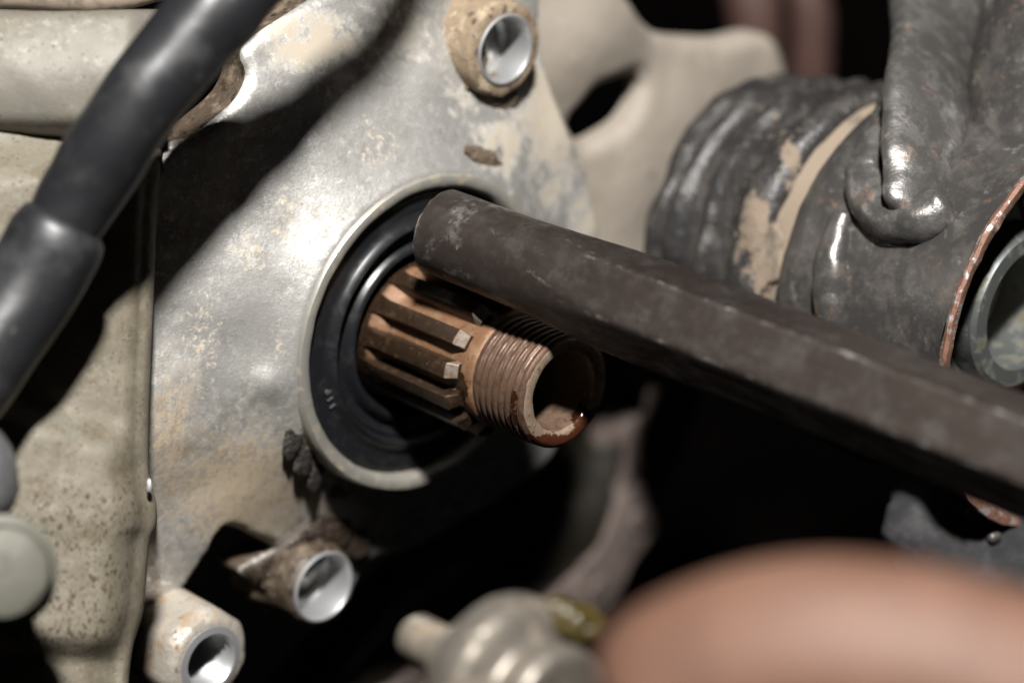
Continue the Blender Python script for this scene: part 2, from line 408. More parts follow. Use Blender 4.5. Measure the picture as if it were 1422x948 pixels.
def inside(p, poly):
    x, y = p; c = False; j = len(poly) - 1
    for i in range(len(poly)):
        xi, yi = poly[i]; xj, yj = poly[j]
        if (yi > y) != (yj > y) and x < (xj - xi) * (y - yi) / (yj - yi) + xi: c = not c
        j = i
    return c
def plate(outline, holes, hf, step, thick, edge=2.0, drop=1.2, to=Wp):
    """solid casting: outline and holes in casing-plane mm, front height hf(a, b), rounded edge, walls going back"""
    loops = []
    for lp in [outline] + holes:
        q = [(v.x, v.y) for v in catmull([Vector((a, b, 0)) for a, b in lp], step, True)]
        loops.append(q)
    pts, edges = [], []
    for q in loops:
        s = len(pts); pts += [Vector(p) for p in q]
        edges += [(s + i, s + (i + 1) % len(q)) for i in range(len(q))]
    import numpy as np
    L = []
    for q in loops:
        A = np.array(q); L.append(np.stack([A, np.roll(A, -1, 0)], 1))
    L = np.concatenate(L)
    def bd(p):
        p = np.array(p); a, b = L[:, 0], L[:, 1]; ab_ = b - a
        t_ = np.clip(((p - a) * ab_).sum(1) / ((ab_ ** 2).sum(1) + 1e-9), 0, 1)
        return float(np.sqrt((((a + ab_ * t_[:, None]) - p) ** 2).sum(1).min()))
    lo = [min(p[i] for p in loops[0]) for i in (0, 1)]; hi = [max(p[i] for p in loops[0]) for i in (0, 1)]
    ny = int((hi[0] - lo[0]) / step); nx = int((hi[1] - lo[1]) / step)
    for i in range(ny + 1):
        for j in range(nx + 1):
            p = (lo[0] + (i + 0.3 * random.random()) * step, lo[1] + (j + 0.5 * (i % 2) + 0.3 * random.random()) * step)
            if not inside(p, loops[0]) or any(inside(p, q) for q in loops[1:]): continue
            if bd(p) < step * 0.55: continue
            pts.append(Vector(p))
    v2, _, f2, *_r = delaunay_2d_cdt(pts, edges, [], 0, 1e-5)
    fs = []
    for f in f2:
        c = (sum(v2[i].x for i in f) / len(f), sum(v2[i].y for i in f) / len(f))
        if inside(c, loops[0]) and not any(inside(c, q) for q in loops[1:]): fs.append(tuple(f))
    vs = []
    for v in v2:
        d = bd((v.x, v.y)); k_ = max(0.0, 1 - d / edge)
        vs.append(to(v.x, v.y, hf(v.x, v.y) - drop * (1 - math.sqrt(max(0.0, 1 - k_ * k_)))))
    nfront = len(fs)
    # walls
    from collections import Counter
    ec = Counter()
    for f in fs:
        for i in range(len(f)): ec[tuple(sorted((f[i], f[(i + 1) % len(f)])))] += 1
    back = {}
    for e, n in list(ec.items()):
        if n != 1: continue
        for i in e:
            if i not in back:
                back[i] = []
                for d in (0.35, 1.0):
                    back[i].append(len(vs)); v = v2[i]; vs.append(to(v.x, v.y, hf(v.x, v.y) - drop - thick * d))
        a, b = e
        fs.append((a, b, back[b][0], back[a][0])); fs.append((back[a][0], back[b][0], back[b][1], back[a][1]))
    plate.front = nfront
    return vs, fs
def blob(c, rx, ry, rz, n=3, wob=0.3, axes=None, size=3.0):
    bm = bmesh.new(); bmesh.ops.create_icosphere(bm, subdivisions=n, radius=1)
    ax = axes or (Vector((1, 0, 0)), Vector((0, 1, 0)), Vector((0, 0, 1)))
    vs = []
    for v in bm.verts:
        d = ax[0] * v.co.x * rx + ax[1] * v.co.y * ry + ax[2] * v.co.z * rz
        k_ = 1 + wob * fbm(Vector(c) + d, size)
        vs.append(Vector(c) + d * k_)
    fs = [tuple(v.index for v in f.verts) for f in bm.faces]; bm.free()
    return vs, fs

# ------------------------------------------------------------------ background
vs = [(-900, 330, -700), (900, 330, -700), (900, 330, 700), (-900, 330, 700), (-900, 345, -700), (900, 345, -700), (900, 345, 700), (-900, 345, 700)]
bk = obj('background', vs, [(0, 1, 2, 3), (4, 5, 6, 7), (0, 1, 5, 4), (2, 3, 7, 6), (1, 2, 6, 5), (0, 3, 7, 4)], 'dark', smooth=False)  # added near-black panel, stands in for unlit depth
tag(bk, 'near-black backdrop standing in for the unlit space behind the engine', 'background', kind='structure')

# ------------------------------------------------------------------ crankcase
BOSS_R, SEAL_R = 28.3, 25.4
case = empty('crankcase', C0, 'grimy cast aluminium crankcase with a round bore and open bolt bosses', 'engine casing')
def hcase(a, b):
    r_ = math.hypot(a, b)
    down = max(0.0, (-a * 0.92 + b * 0.38) / max(r_, 1e-3))
    upl = max(0.0, (a * 0.75 - b * 0.66) / max(r_, 1e-3))
    h = -0.55 - 5.4 * down ** 2 - (12.0 + 11.0 * upl + 8.0 * max(0.0, (-a * 0.85 - b * 0.53) / max(r_, 1e-3))) * (1 - math.exp(-max(0.0, r_ - BOSS_R) / 36.0))
    v = Vector((a, b, 0))
    h += 0.7 * fbm(v, 17, 2) * sstep(r_, 27, 38) + 0.05 * fbm(v, 2.2, 3)
    for (ba, bb, s, hh) in BUMPS:
        h += hh * math.exp(-((a - ba) ** 2 + (b - bb) ** 2) / (2 * s * s))
    return h
BUMPS = []
for px, py, s, hh in ((352, 528, 2.2, 0.9), (330, 470, 5, -0.7), (250, 560, 6, 1.0), (640, 110, 7, 1.0), (700, 200, 6, 1.0), (470, 130, 8, 0.8)):
    a, b = ab(px, py, -6); BUMPS.append((a, b, s, hh))
out_px = [(120, 330), (170, 270), (215, 235), (240, 200), (268, 192), (300, 168), (332, 138), (346, 104), (338, 78), (352, 56), (420, 10), (480, -22), (560, -62), (660, -90), (745, -60),
          (752, 40), (765, 110), (792, 180), (816, 240), (830, 300), (838, 380), (826, 470), (800, 560), (765, 640), (700, 690), (640, 728), (575, 764), (520, 778), (500, 805), (480, 850),
          (440, 872), (398, 848), (360, 818), (335, 794), (360, 776), (384, 762), (352, 744), (324, 732), (308, 738), (288, 772), (250, 830), (205, 885), (160, 945), (110, 950)]
outl = [ab_on(x, y, hcase) for x, y in out_px]
hole = [(26.4 * math.cos(2 * math.pi * i / 60), 26.4 * math.sin(2 * math.pi * i / 60)) for i in range(60)]
vs, fs = plate(outl, [hole], hcase, 0.8, 6, edge=1.6, drop=1.0)
def spots(vs, blobs, hmod=0.35):
    o = []
    for v in vs:
        x, y = to_px(Vector(v)); s = 0.0
        for bx, by, rx, ry, wgt in blobs: s = max(s, wgt * math.exp(-((x - bx) / rx) ** 2 - ((y - by) / ry) ** 2))
        o.append(s)
    return o
attrs = dict(
    crust=spots(vs, [(280, 470, 50, 130, 0.52), (395, 300, 32, 80, 0.55), (340, 350, 60, 70, 0.5), (360, 640, 90, 90, 0.42), (390, 480, 20, 90, 0.5), (300, 640, 60, 70, 0.35), (520, 200, 60, 60, 0.5), (270, 200, 40, 30, 0.6)]),
    brown=spots(vs, [(340, 680, 160, 130, 1.05), (240, 620, 60, 190, 0.9), (560, 300, 60, 60, 0.4), (450, 720, 120, 60, 0.75), (560, 745, 80, 40, 0.6), (250, 780, 70, 80, 0.5), (370, 610, 40, 60, 0.7), (300, 200, 60, 60, 0.5), (240, 600, 25, 90, 0.3)]),
    pale=spots(vs, [(770, 160, 70, 150, 1.0), (700, 200, 60, 60, 0.8), (430, 60, 100, 60, 0.9), (560, 40, 90, 60, 0.7), (640, 130, 70, 90, 0.5), (600, 745, 50, 30, 0.4), (820, 330, 40, 120, 0.8)]),
    oil=spots(vs, [(425, 620, 28, 35, 1.0), (470, 680, 45, 22, 0.9), (560, 715, 70, 22, 0.5), (470, 735, 45, 30, 0.9), (370, 800, 70, 50, 1.25), (450, 740, 60, 40, 0.9), (700, 670, 80, 50, 0.35), (680, 215, 38, 16, 0.8)]))  # oil, plus shade painted in under the ring, lower right and above the bore
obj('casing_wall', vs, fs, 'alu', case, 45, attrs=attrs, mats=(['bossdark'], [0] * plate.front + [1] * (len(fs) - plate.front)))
vs, fs = lathe([(SEAL_R + 0.1, -14), (SEAL_R + 0.1, -1.0), (SEAL_R + 0.7, -0.15), (SEAL_R + 1.2, 0.1), (27.4, 0.12), (27.9, 0.0), (28.25, -0.45), (28.4, -1.2), (28.6, -12)], C0, seg=160, wob=0.12)
obj('seal_boss', vs, fs, 'ring', case, 30)
def bolt_boss(px, py, top, r_out, r_in, depth, mat='boss', hexed=False, name='bolt_boss', smat='sleeve', ring=0.8, thread=False):
    a, b = ab(px, py, top); c = Wp(a, b, top)
    prof = [(r_in + ring, 0.0), (r_out - 0.9, 0.05), (r_out - 0.25, -0.35), (r_out, -1.2), (r_out + 0.2, -4), (r_out + 0.5, -8), (r_out + 1.2, -11.5), (r_out + 2.0, -13.0), (r_out + 2.2, -depth)]
    if hexed: prof = [(r_in + ring, 0.0), (r_out - 2.2, 0.05), (r_out - 1.2, -0.5), (r_out - 0.1, -2.0), (r_out, -3.2), (r_out, -15), (r_out + 1, -depth)]
    vs, fs = lathe(prof, c, seg=72, wob=0.28)
    if hexed:
        x, y, z = basis(N_, EV)
        for i, v in enumerate(vs):
            q = v - c; qa = math.atan2(q.dot(y), q.dot(x)) + R(12); h = q.dot(z); rr = math.hypot(q.dot(x), q.dot(y))
            hx = r_out * 0.92 / math.cos(((qa + R(30)) % R(60)) - R(30))
            k_ = min(1.0, hx / rr) if rr > r_out * 0.8 else 1.0
            vs[i] = c + z * h + (q - z * h) * k_
    bo = obj(name, vs, fs, mat, case, 40, at=c)
    if thread:
        prof = [(r_in + ring + 0.05, -2.0), (r_in + ring + 0.05, 0.2), (r_in + 0.5, 0.35), (r_in, -0.3)]
        for k_ in range(9): prof += [(r_in + 0.35, -0.7 - k_ * 1.2), (r_in - 0.25, -1.3 - k_ * 1.2)]
        prof += [(r_in, -13), (0.1, -14)]
    else:
        prof = [(r_in + ring + 0.05, -2.0), (r_in + ring + 0.05, 0.25), (r_in + ring - 0.25, 0.45), (r_in + 0.3, 0.40), (r_in, -0.1), (r_in - 0.15, -3.5), (r_in - 0.15, -5.5), (r_in - 1.0, -6.3), (r_in - 1.15, -14), (0.1, -16)]
    vs, fs = lathe(prof, c, seg=72, wob=0.05)
    obj('dowel_sleeve', vs, fs, smat, bo, 35, at=c)
    return bo
bolt_boss(701, 69, -3.5, 8.4, 5.4, 22)
bolt_boss(449, 814, -6.5, 7.2, 5.7, 14, mat='bossdark')
bolt_boss(292, 917, -4.0, 9.0, 4.5, 26, mat='bossgrey', hexed=True, name='hex_mounting_boss', ring=1.7, thread=True)
for px, py, off, rx, ry, rz, m in ((690, 130, 0.4, 3.0, 5.4, 1.5, 'dirt'), (655, 95, 0.6, 4.5, 2.2, 1.6, 'dirt'), (640, 50, 0.3, 4.5, 1.8, 1.2, 'dirt'),
                                 (410, 606, -0.3, 4.4, 2.3, 0.8, 'grime'), (424, 628, -0.3, 4.6, 2.2, 0.9, 'grime'), (440, 650, -0.3, 4.4, 2.2, 0.8, 'grime'),
                                 (455, 735, 0.4, 4.0, 5.0, 1.3, 'wetdirt'), (425, 765, 0.4, 4.0, 4.6, 1.4, 'wetdirt'), (490, 752, 0.2, 3.0, 4.0, 1.0, 'wetdirt'), (385, 795, 0.2, 3.5, 4.5, 1.0, 'wetdirt'), (670, 218, 0.2, 1.6, 5.0, 0.7, 'dirt')):  # last clump stands in for a small brown shadow above the bore
    a, b = ab_on(px, py, hcase); c = Wp(a, b, hcase(a, b) + off)
    vs, fs = blob(c, rx, ry, rz * 0.8, 4, 0.3, (EV * 0.94 - EU * 0.34, EU * 0.94 + EV * 0.34, N_) if m == 'grime' else (EV, EU, N_), 2.4)
    obj('dirt_shade_clump', vs, fs, m, case, 60, at=c)
# rear wall of the crankcase, further back, with a slot
def hrear(a, b):
    v = Vector((a, b, 9.0)); h = -26 + 1.6 * fbm(v, 26, 2) + 0.15 * fbm(v, 3, 2)
    for (ba, bb, s, hh) in RB: h += hh * math.exp(-((a - ba) ** 2 + (b - bb) ** 2) / (2 * s * s))
    return h
RB = []
for px, py, s, hh in ((820, 50, 9, 3.5), (880, 200, 14, 3), (770, 60, 8, 2), (860, 330, 14, 3)):
    a, b = ab(px, py, -26); RB.append((a, b, s, hh))
o2 = [ab(x, y, -26) for x, y in ((705, -70), (800, -60), (862, -5), (890, 30), (930, 52), (1000, 58), (1080, 60), (1100, 200), (1090, 420), (960, 470), (840, 440), (740, 300), (700, 120))]
sl = [ab(x, y, -26) for x, y in ((778, 168), (794, 138), (812, 114), (842, 104), (874, 98), (886, 116), (864, 158), (830, 184), (798, 198))]
vs, fs = plate(o2, [sl], hrear, 1.6, 4, edge=2.0, drop=1.4)
obj('rear_wall', vs, fs, 'rear', case, 50)

# ------------------------------------------------------------------ oil seal
seal = empty('oil_seal', C0, 'black rubber oil seal ring pressed into the casing bore around the splined shaft', 'oil seal')
sp = [(25.35, -9), (25.35, -2.2), (25.0, -1.7), (24.4, -1.55), (22.0, -1.95), (21.3, -1.8), (20.75, -1.25), (20.3, -0.7), (19.85, -0.5), (19.5, -0.7), (19.25, -1.7), (19.0, -2.2), (18.8, -1.95), (18.6, -1.9),
      (18.4, -2.3), (18.2, -2.8), (16.95, -3.1), (16.6, -2.6), (16.15, -1.8), (15.65, -1.35), (15.15, -1.4), (14.7, -2.1), (14.4, -3.6), (14.0, -5.2), (13.3, -6.6), (12.9, -7.2), (13.4, -8.0), (15, -9), (25.35, -9)]
vs, fs = lathe(sp, C0, seg=180, wob=0.03)
obj('seal_body', vs, fs, 'seal', seal, 50)
def seal_pt(ang, r_, h):            # ang: degrees from straight left, upwards positive
    t_ = R(180 - ang); return Wp(r_ * math.sin(t_), r_ * math.cos(t_), h)
def glyph(ch, ang, r_, size):
    cu = bpy.data.curves.new('g', 'FONT'); cu.body = ch; cu.size = 1; cu.extrude = 0.06; cu.align_x = 'CENTER'; cu.align_y = 'CENTER'
    tmp = bpy.data.objects.new('g', cu); col.objects.link(tmp)
    me = bpy.data.meshes.new_from_object(tmp.evaluated_get(bpy.context.evaluated_depsgraph_get()))
    c = seal_pt(ang, r_, -1.62); out = (c - seal_pt(ang, 0, -1.62)).normalized(); tang = N_.cross(out)
    vs = [c + tang * (v.co.x * size) * -1 + out * (v.co.y * size) * -1 + N_ * (v.co.z * size) for v in me.vertices]
    fs = [tuple(p.vertices) for p in me.polygons]
    bpy.data.objects.remove(tmp)
    return vs, fs
bpy.context.view_layer.update()
for ch, ang in (('6', -45), ('1', -49), ('1', -53)):
    vs, fs = glyph(ch, ang, 21.6, 2.0); obj('embossed_mark', vs, fs, 'mark', seal, smooth=False)
for ang, ln in ((34, 5), (41, 2.4), (44.5, 2.0), (48, 3.0), (52, 2.6), (27, 4.5)):
    vs, fs = [], []
    n = 6
    for i in range(n + 1):
        a_ = ang + (i / n - 0.5) * ln
        for r_, h in ((17.0, -2.95), (17.05, -2.55), (17.95, -2.55), (18.0, -2.95)): vs.append(seal_pt(a_, r_, h))
        if i:
            o_ = (i - 1) * 4
            for k_ in range(4): fs.append((o_ + k_, o_ + (k_ + 1) % 4, o_ + 4 + (k_ + 1) % 4, o_ + 4 + k_))
    fs.append((0, 1, 2, 3)); fs.append(tuple(n * 4 + k_ for k_ in range(4)))
    obj('embossed_mark', vs, fs, 'seal', seal, 30)

# ------------------------------------------------------------------ countershaft
shaft = empty('splined_shaft', C0, 'rusty splined hollow shaft with a threaded end sticking out of the seal', 'shaft')
SPL, NECK, TIP = 19.3, 22.1, 34.0
def oilmask(vs, blobs): return spots(vs, blobs)
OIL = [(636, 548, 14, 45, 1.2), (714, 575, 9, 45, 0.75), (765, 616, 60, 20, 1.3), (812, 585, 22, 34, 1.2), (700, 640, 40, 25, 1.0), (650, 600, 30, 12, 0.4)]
vs, fs = lathe([(12.4, -22), (12.42, -6), (12.4, -2.8), (12.2, -2.3)], C0, seg=140, wob=0.08)
obj('shaft_collar', vs, fs, 'rustdark', shaft, 50)
prof = [(12.1, -2.6), (12.05, -2.1), (11.9, -1.6), (11.2, -0.7), (10.5, 0.2), (10.1, 1.2), (10.05, 3), (10.05, 5)]
prof += [(10.05, 6 + i * 0.5) for i in range(1, 30)] + [(10.05, NECK - 0.6), (9.8, NECK), (9.2, NECK + 0.3)]
vs, fs = lathe(prof, C0, seg=160, wob=0.10)
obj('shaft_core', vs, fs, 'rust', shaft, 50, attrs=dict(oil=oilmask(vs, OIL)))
tooth_angles = [35 - 360 / 13 * i for i in range(13)]
for al in tooth_angles:
    t0 = R(180 - al)
    def tp(r_, da, h):
        a_ = t0 + da; return Wp(r_ * math.sin(a_), r_ * math.cos(a_), h)
    sec = [(9.7, -R(8.6)), (11.0, -R(7.4)), (12.2, -R(6.5)), (12.5, -R(5.8)), (12.55, -R(3)), (12.55, R(3)), (12.5, R(5.8)), (12.2, R(6.5)), (11.0, R(7.4)), (9.7, R(8.6))]
    hs = [-4.0, -2.4, -1.4, 0, 3, 7, 11, 15, SPL - 1.25, SPL - 1.1]
    vs, fs, mi = [], [], []
    for h in hs:
        w_ = 1.0 + (0.6 * (1 - (h + 4.0) / 4.0) if h < 0 else 0)      # groove ends are scooped round
        for r_, da in sec: 
            p = tp(r_, da * w_, h); d = 0.09 * fbm(p, 2.0)
            vs.append(p + (p - C0 - N_ * h).normalized() * d)
    # chamfered end running down to the neck
    for r_, da in sec: vs.append(tp(min(r_, 10.7), da * 0.97, SPL + 0.15 - (0.0 if r_ > 10.9 else 0.0)))
    n = len(sec); rows = len(hs) + 1
    for j in range(rows - 1):
        for i in range(n - 1):
            fs.append((j * n + i, j * n + i + 1, (j + 1) * n + i + 1, (j + 1) * n + i)); mi.append(1 if j == rows - 2 and al > -30 else 0)
    fs.append(tuple((rows - 1) * n + i for i in range(n))); mi.append(0)
    obj('spline_tooth', vs, fs, 'rustdark', shaft, 28, mats=(['baresteel'], mi))
# threaded end: a helical surface
PT, NS = 1.5, 120
zs = [NECK + 0.1 + 0.11 * i for i in range(int((TIP - 0.6 - NECK - 0.1) / 0.11))]
vs, fs = [], []
for z in zs:
    fade = min(sstep(z, NECK, NECK + 1.2), 1 - sstep(z, TIP - 1.8, TIP - 0.7))
    for i in range(NS):
        th = 2 * math.pi * i / NS
        ph = ((z / PT) - i / NS) % 1.0
        tri = min(1.0, max(0.0, (abs(ph - 0.5) * 2 - 0.38) / 0.56))
        r_ = 9.9 - 0.62 * tri * fade - 0.12 * (1 - fade)
        p = Wp(r_ * math.cos(th), r_ * math.sin(th), z); d = 0.05 * fbm(p, 0.9)
        vs.append(p + (p - C0 - N_ * z).normalized() * d)
for j in range(len(zs) - 1):
    for i in range(NS):
        i2 = (i + 1) % NS; fs.append((j * NS + i, j * NS + i2, (j + 1) * NS + i2, (j + 1) * NS + i))
b0 = (len(zs) - 1) * NS
for k_, (r_, z) in enumerate(((9.75, TIP - 0.5), (9.35, TIP - 0.08), (9.1, TIP))):
    for i in range(NS):
        th = 2 * math.pi * i / NS; p = Wp(r_ * math.cos(th), r_ * math.sin(th), z); vs.append(p + N_ * 0.05 * fbm(p, 1.2))
    for i in range(NS):
        i2 = (i + 1) % NS; fs.append((b0 + k_ * NS + i, b0 + k_ * NS + i2, b0 + (k_ + 1) * NS + i2, b0 + (k_ + 1) * NS + i))
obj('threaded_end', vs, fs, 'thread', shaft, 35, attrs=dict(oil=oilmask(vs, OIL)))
vs, fs = lathe([(9.25, TIP - 0.1), (9.0, TIP + 0.06), (8.6, TIP + 0.1), (8.0, TIP + 0.1), (7.4, TIP + 0.06), (7.05, TIP - 0.15), (6.8, TIP - 0.6)], C0, seg=120, wob=0.09, wsz=1.4)
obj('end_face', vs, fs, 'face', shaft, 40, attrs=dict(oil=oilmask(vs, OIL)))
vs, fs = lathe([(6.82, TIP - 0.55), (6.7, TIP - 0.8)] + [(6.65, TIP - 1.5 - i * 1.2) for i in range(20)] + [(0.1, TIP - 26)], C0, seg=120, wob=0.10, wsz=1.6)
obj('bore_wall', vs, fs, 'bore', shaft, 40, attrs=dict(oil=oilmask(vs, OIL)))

# ------------------------------------------------------------------ chisel
tipc, endc = P(612, 321, 7), P(1422, 634, -55)
D = (endc - tipc).normalized()
chis = empty('hex_punch', tipc, 'dark hexagonal steel punch with a rounded tip held against the seal', 'punch')
bx, by, _z = basis(D, Vector((0, -1, 0)))
Ltot, HR = 190.0, 8.75
vs, fs, worn = [], [], []
NA = 180; ts = [0.0, 0.12, 0.3] + [0.6 + i * 0.8 for i in range(75)] + [61 + i * 4 for i in range(1, 33)]
for t_ in ts:
    rc = 7.25 + 0.2 * min(1.0, t_ / 22.0) + 1.5 * sstep(t_, 14, 52)
    edge = 0.30 * max(0.0, 1 - t_ / 0.4) ** 2
    for i in range(NA):
        a_ = 2 * math.pi * i / NA
        q = a_ + R(3)
        hx = HR * math.cos(R(30)) / math.cos(((q + R(30)) % R(60)) - R(30))
        r_ = hx; r2 = rc
        # soft minimum keeps the ground transition a little blunt
        k_ = 0.10; m_ = -k_ * math.log(math.exp(-min(r_, 12) / k_) + math.exp(-r2 / k_) + math.exp(-(HR * 0.985) / k_))
        d = bx * math.cos(a_) + by * math.sin(a_)
        p = tipc + D * t_ + d * (m_ - edge)
        p += d * (0.05 * fbm(p, 1.6) + 0.05 * fbm(p, 7, 2))
        if t_ < 0.2: p += D * 0.25 * fbm(p, 2.0, 2)
        vs.append(p)
        crease = max(0.0, 1 - abs(((q) % R(60)) - R(30)) / R(6.5)) if t_ > 30 else 0.0
        worn.append(max(crease * 0.7, 0.5 * math.exp(-((r_ - r2) / 0.14) ** 2), 0.75 * math.exp(-t_ / 1.2), 0.55 * math.exp(-((t_ - 7) / 10) ** 2)))
for j in range(len(ts) - 1):
    for i in range(NA):
        i2 = (i + 1) % NA; fs.append((j * NA + i, j * NA + i2, (j + 1) * NA + i2, (j + 1) * NA + i))
fs.append(tuple(range(NA))); fs.append(tuple((len(ts) - 1) * NA + i for i in range(NA)))
obj('punch_bar', vs, fs, 'tool', chis, 40, attrs=dict(worn=worn))

# ------------------------------------------------------------------ hose
hp = [P(640, -560, -44), P(590, -400, -42), P(540, -262, -40), P(484, -178, -40), P(428, -104, -40), P(370, -40, -40), P(301, 13, -40), P(253, 68, -41), P(207, 126, -42), P(158, 196, -41), P(112, 270, -38), P(82, 322, -37), P(30, 415, -37), P(-70, 560, -40)]
hose = empty('rubber_hose', hp[-1], 'thick black rubber hose running diagonally across the beige side cover', 'hose')
vs, fs = sweep(hp, [3.2, 3.2, 3.2, 3.3, 3.6, 4.8, 6.9, 6.6, 6.4, 6.3, 6.2, 6.0, 6.0, 6.0], seg=48, wob=0.45, wsz=11)  # unseen upper end thinned and bent to narrow the shadow it casts
obj('hose_wall', vs, fs, 'rubber', hose, 50)
cp = [P(84, 322, -37), P(76, 336, -37), P(32, 410, -37), P(-60, 540, -40), P(-160, 660, -44)]
vs, fs = sweep(cp, [7.2, 7.5, 7.5, 7.8, 8], seg=48, wob=0.2, wsz=9)
obj('hose_cuff', vs, fs, 'rubber', hose, 35)

# ------------------------------------------------------------------ covers on the left
edge_px = [(228, 150), (224, 220), (218, 300), (213, 420), (208, 540), (206, 640), (210, 672), (217, 700), (217, 728), (208, 752), (203, 800), (198, 850), (184, 900), (178, 960), (176, 1060)]
ec = catmull([Vector((x, y, 0)) for x, y in edge_px], 6)
cover = empty('side_cover', P(150, 948, -25), 'beige painted engine side cover with brown speckles and a bulging lower half', 'engine cover')
vs, fs, spot, bare = [], [], [], []
cols_ = [0, 0.8, 2, 4, 7, 11, 16, 22, 29, 38, 50] + [50 + 10 * i for i in range(1, 28)]
nc = len(cols_) + 3
for e in ec:
    x0, y0 = e.x, e.y
    for bd in (34, 8, 1.2): vs.append(P(x0 - 0.5, y0, -11 + bd)); spot.append(0.1); bare.append(0.0)
    for cx in cols_:
        rnd = 2.2 * (1 - math.sqrt(max(0.0, 1 - max(0.0, 1 - cx / 14.0) ** 2)))
        lip = 1.4 * sstep(cx, 18, 30)
        bulge = 4.5 * sstep(y0 + 0.30 * cx, 596, 650) * sstep(cx, 5, 60)
        low = -4.0 * sstep(y0, 880, 925) * sstep(cx, 6, 40)
        y = -13 + rnd - lip - bulge - low - 2.5 * (1 - math.exp(-cx / 55.0)) - 0.025 * cx
        up = 6.0 * (1 - sstep(y0, 180, 260)); y += up
        v = P(x0 - cx, y0, y); y += 0.35 * fbm(v, 6) + 0.10 * fbm(v, 1.4, 2)
        vs.append(P(x0 - cx, y0, y))
        spot.append(0.12 + 0.26 * sstep(y0, 640, 720) * sstep(cx, 12, 30) - 0.2 * sstep(y0, 890, 930)); bare.append(0.55 * math.exp(-((y0 + 0.3 * cx - 632) / 26) ** 2) * sstep(cx, 30, 80) + 0.5 * math.exp(-((cx - 8) / 7) ** 2) * sstep(y0, 560, 600) * (1 - sstep(y0, 690, 720)))
for j in range(len(ec) - 1):
    for i in range(nc - 1): fs.append((j * nc + i, j * nc + i + 1, (j + 1) * nc + i + 1, (j + 1) * nc + i))
obj('cover_shell', vs, fs, 'cover', cover, 60, attrs=dict(spot=spot, bare=bare))
v0 = P(207, 673, -16)
vs, fs = blob(v0, 0.5, 0.3, 1.1, 2, 0.4, size=1.0); obj('paint_chip', vs, fs, 'sleeve', cover, 30)

uc = empty('upper_cover', P(80, 190, -15), 'grey beige rounded casting above the side cover, behind the hose', 'engine cover')
vs, fs = [], []
xs = [-140 + 12 * i for i in range(32)]; ys = [14, 16, 20, 30, 50, 80, 110, 140, 160, 172, 180, 186, 189]
ys = [188 - (188 - 14) * (i / 24) for i in range(25)]
nr = len(ys) + 4
for x in xs:
    yb = 6 * math.sin((x + 30) / 120.0)
    for d in (30, 8): vs.append(P(x, 190 + yb, -16 + d))
    for y_ in ys:
        k_ = (y_ - 14) / 174.0
        rd = 5 * (max(0, 1 - (1 - k_) / 0.18)) ** 2 + 2 * max(0, 1 - k_ / 0.06) ** 2
        right = 6 * sstep(x, 170, 235)
        y = -19 + rd + right - 3 * math.sin(k_ * math.pi)
        v = P(x, y_ + yb * k_, y); vs.append(v + Vector((0, 0.4 * fbm(v, 8), 0)))
    for d in (8, 30): vs.append(P(x, 14, -16 + d))
for i in range(len(xs) - 1):
    for j in range(nr - 1): fs.append((i * nr + j, i * nr + j + 1, (i + 1) * nr + j + 1, (i + 1) * nr + j))
obj('cover_shell', vs, fs, 'uppercover', uc, 50)
vs, fs = sweep([P(-140, -8, -16), P(40, -4, -17), P(150, 0, -16), P(250, -20, -10)], [2.0, 2.0, 1.8, 1.8], seg=20, wob=0.2)
obj('flange_lip', vs, fs, 'gap', uc, 50)

lv = empty('lever_end', P(-60, 655, -62), 'blurred dark grey rounded lever end in front of the side cover', 'lever')
vs, fs = sweep([P(-160, 690, -52), P(-60, 665, -50), P(-10, 655, -50)], [6.8, 7.0, 6.9], seg=32, wob=0.3)
obj('lever_arm', vs, fs, 'darkmetal', lv, 50)
bh = empty('bolt_head', P(0, 798, -48), 'blurred pale grey green round bolt head against the speckled cover', 'bolt')
vs, fs = lathe([(0.1, 0), (5.2, 0.0), (6.4, -0.5), (6.9, -1.6), (7.0, -5), (8.4, -5.6), (8.5, -7), (6, -7.5), (5, -30)], P(6, 795, -60), axis=(0.25, -1, 0.05), seg=48, wob=0.15)
obj('bolt_cap', vs, fs, 'palebolt', bh, 40)

# ------------------------------------------------------------------ swingarm pivot and chain slider (same axis direction as the shaft)
PC = P(1494, 459, 20)
piv = empty('swingarm_pivot', PC, 'black painted steel pivot tube with chipped rusty rim and a fat weld', 'pivot tube')
RR = 35.3
prof = [(30.0, -40.5), (32.2, -39.6), (33.6, -37), (33.9, -34), (33.2, -30), (32.6, -24), (32.6, -16), (33.0, -8), (33.9, -3.5), (34.7, -1.2)]
vs, fs = lathe(prof, PC, seg=140, wob=0.45, wsz=7)
obj('tube_wall', vs, fs, 'tube', piv, 50)
vs, fs = lathe([(34.6, -1.4), (35.2, -0.4), (35.0, 0.3), (33.8, 0.35), (33.0, -0.2), (32.4, -2), (31.2, -5), (31.0, -16), (30.6, -16.5), (30.4, -38)], PC, seg=140, wob=0.35, wsz=3)
obj('tube_rim', vs, fs, 'rim', piv, 40)
def pv(ang, r_, h):      # degrees from the left of the pivot, upwards positive
    x = EV * math.sin(R(ang)) - EU * math.cos(R(ang)); return PC + x * r_ + N_ * h
def on_tube(px, py, r_):
    d = (P(px, py, 0) - CAMP).normalized(); o_ = CAMP - PC
    d2 = d - N_ * d.dot(N_); o2_ = o_ - N_ * o_.dot(N_)
    A, B, C = d2.dot(d2), 2 * d2.dot(o2_), o2_.dot(o2_) - r_ * r_
    disc = max(0.0, B * B - 4 * A * C); t_ = (-B - math.sqrt(disc)) / (2 * A)
    return CAMP + d * t_
wb = [on_tube(x, y, 33.4) for x, y in ((1240, 150), (1216, 205), (1206, 250), (1220, 288), (1250, 306), (1284, 302), (1304, 286))]
